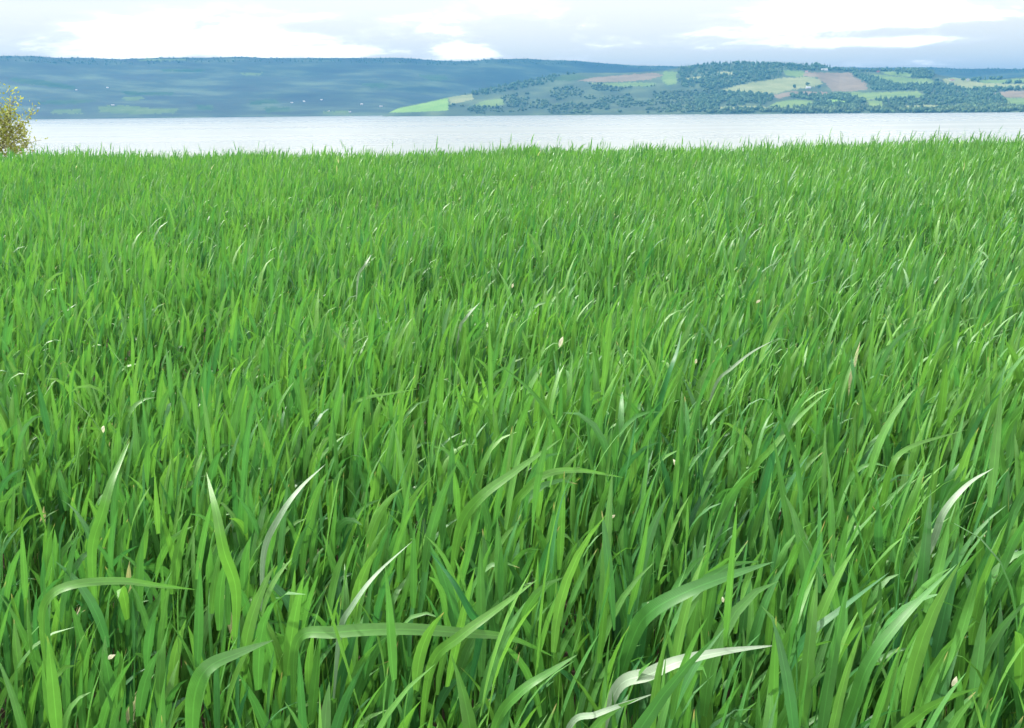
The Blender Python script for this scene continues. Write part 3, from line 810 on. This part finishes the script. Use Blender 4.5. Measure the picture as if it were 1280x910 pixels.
for a in ((699, 434, 19, 'white curled dry leaf catching the sun at the middle of the field', 2.2, .35),
          (129, 541, 12, 'small white dry leaf at the left side', 1.2, .2), (847, 585, 17, 'yellowish white dry leaf right of centre', 1.8, -.5),
          (1190, 858, 17, 'white scrap of dry leaf in the shade at lower right', 1.2, .3), (808, 757, 12, 'pale dry leaf lying right of the lower middle', .6, 1.5),
          (135, 824, 14, 'pale dry leaf end low at the left', .8, 1.6), (945, 379, 9, 'little pale dry leaf high on the right', .7, 1.4),
          (869, 455, 9, 'tiny pale dry leaf near the dark upright leaf', 1.6, .2), (640, 360, 8, 'tiny white dry leaf high above the centre', 1.4, .3),
          (764, 648, 9, 'small white leaf tip right of the arched yellow green leaf', .8, 1.0), (904, 753, 10, 'pale speck of dry leaf left of the dark glossy leaf', 1.6, -.2)):
    fleck(*a)

# ------------------------------------------------------------ bush at the left, standing on the slope below the crest
M_BUSHLEAF = leaf_material('willow_leaf', [(0.0, (0.16, 0.19, 0.05)), (1.0, (0.34, 0.37, 0.12))], (1.0, 1.1, .6), 0.6, .3, .4)
M_TWIG = simple_noise_mat('willow_bark', (0.11, 0.08, 0.05), (0.24, 0.18, 0.12), 9.0)
BD = 30.0
bc = at_dist(-120, 150, BD)
bz = float(ground_z(bc[0], bc[1]))
bush = tag(bpy.data.objects.new('willow_bush', None), 'sparse yellow green willow bush with thin twigs at the left edge behind the grass', 'bush')
COL.objects.link(bush); bush.location = (bc[0], bc[1], bz)
segs = []; tips = []


def grow(p, d, L, r, lvl):
    n = 4; q = p.copy()
    for i in range(n):
        d2 = d + np.array([random.gauss(0, .13), random.gauss(0, .13), random.gauss(0, .08) + .05]); d2 /= np.linalg.norm(d2)
        q2 = q + d2 * L / n; segs.append((q, q2, r * (1 - .2 * i / n), r * (1 - .2 * (i + 1) / n), lvl)); q = q2; d = d2
        if lvl >= 2: tips.append(q)
        if lvl < 4 and i >= (1 if lvl else 0):
            for _ in range(random.choice((1, 2)) if lvl < 3 else 1):
                s = np.array([random.gauss(0, 1), random.gauss(0, 1), random.gauss(0, .5) + .25]); s /= np.linalg.norm(s)
                nd = d * .75 + s * .62; nd /= np.linalg.norm(nd)
                grow(q, nd, L * random.uniform(.55, .75), r * .55, lvl + 1)


for k in range(9):
    an = k * 0.7 + random.uniform(-.2, .2); sp = random.uniform(.15, .62)
    grow(np.array([.15 * math.cos(an), .15 * math.sin(an), -.1]), np.array([sp * math.cos(an), sp * math.sin(an), 1.0]), random.uniform(2.2, 3.0), .045, 0)
hz = max(q[2] for q in tips)
ks = (at_dist(-80, 30, BD)[2] - bz) / hz
tips = [q * np.array([ks * .68, ks * .68, ks]) for q in tips]
segs = [(s[0] * np.array([ks * .68, ks * .68, ks]), s[1] * np.array([ks * .68, ks * .68, ks]), s[2] * ks, s[3] * ks, s[4]) for s in segs]
SA = np.array([s[0] for s in segs]); SB = np.array([s[1] for s in segs]); RA = np.array([s[2] for s in segs]); RB = np.array([s[3] for s in segs])
RA = np.maximum(RA, .005); RB = np.maximum(RB, .005)
ax = SB - SA; ax /= np.linalg.norm(ax, axis=1)[:, None]
e1 = np.cross(ax, np.array([.3, .9, .1])); e1 /= np.linalg.norm(e1, axis=1)[:, None]; e2 = np.cross(ax, e1)
an = np.arange(4) * math.pi / 2
ring = np.cos(an)[None, :, None] * e1[:, None] + np.sin(an)[None, :, None] * e2[:, None]
Vt = np.concatenate([SA[:, None] + ring * RA[:, None, None], SB[:, None] + ring * RB[:, None, None]], 1)
kf = np.array([(j, (j + 1) % 4, 4 + (j + 1) % 4, 4 + j) for j in range(4)])
Ft = (kf[None] + (np.arange(len(SA)) * 8)[:, None, None]).reshape(-1, 4)
LV = np.array([s[4] for s in segs])
for nm, msk in (('trunk', LV == 0), ('branches', LV > 0)):
    v, q = sub_mesh(Vt.reshape(-1, 3), (kf[None] + (np.nonzero(msk)[0] * 8)[:, None, None]).reshape(-1, 4))
    mesh_obj(nm, v, q, M_TWIG, bush, True)
TP = np.array(tips)
rep = 4
c = np.repeat(TP, rep, 0) + rng.normal(0, .10, (len(TP) * rep, 3)); n = len(c)
print('bush leaves', n, 'segs', len(segs), 'extent', TP.min(0), TP.max(0))
a = rng.normal(0, 1, (n, 3)); a /= np.linalg.norm(a, axis=1)[:, None]
b = np.cross(a, rng.normal(0, 1, (n, 3))); b /= np.linalg.norm(b, axis=1)[:, None]
l = rng.uniform(.03, .07, n)[:, None]
Vl = np.stack([c - a * l, c + b * l * .4, c + a * l, c - b * l * .4], 1).reshape(-1, 3)
o = mesh_obj('crown', Vl, np.arange(n * 4).reshape(-1, 4), M_BUSHLEAF, bush, False,
         {'tint': np.repeat(rng.random(n), 4), 'along': np.full(n * 4, .3), 'across': np.full(n * 4, .5)})

# ------------------------------------------------------------ haze over the lake
m, T, out = new_mat('haze_air')
pv = T.n('ShaderNodeVolumePrincipled')
pv.inputs['Color'].default_value = (0.042, 0.190, 0.40, 1)
pv.inputs['Density'].default_value = 0.000118
pv.inputs['Anisotropy'].default_value = 0.0
T.link(pv.outputs[0], out.inputs['Volume'])
lo = np.array([-14500, -2800, LAKE_Z - 7.0]); hi = np.array([14500, 14800, 412.0])
v = [(x, y, z) for z in (lo[2], hi[2]) for y in (lo[1], hi[1]) for x in (lo[0], hi[0])]
o = mesh_obj('haze', v, [(0, 2, 3, 1), (4, 5, 7, 6), (0, 1, 5, 4), (2, 6, 7, 3), (0, 4, 6, 2), (1, 3, 7, 5)], m)
tag(o, kind='stuff')
print('top of hills', VF[:, 2].max(), VN[:, 2].max())
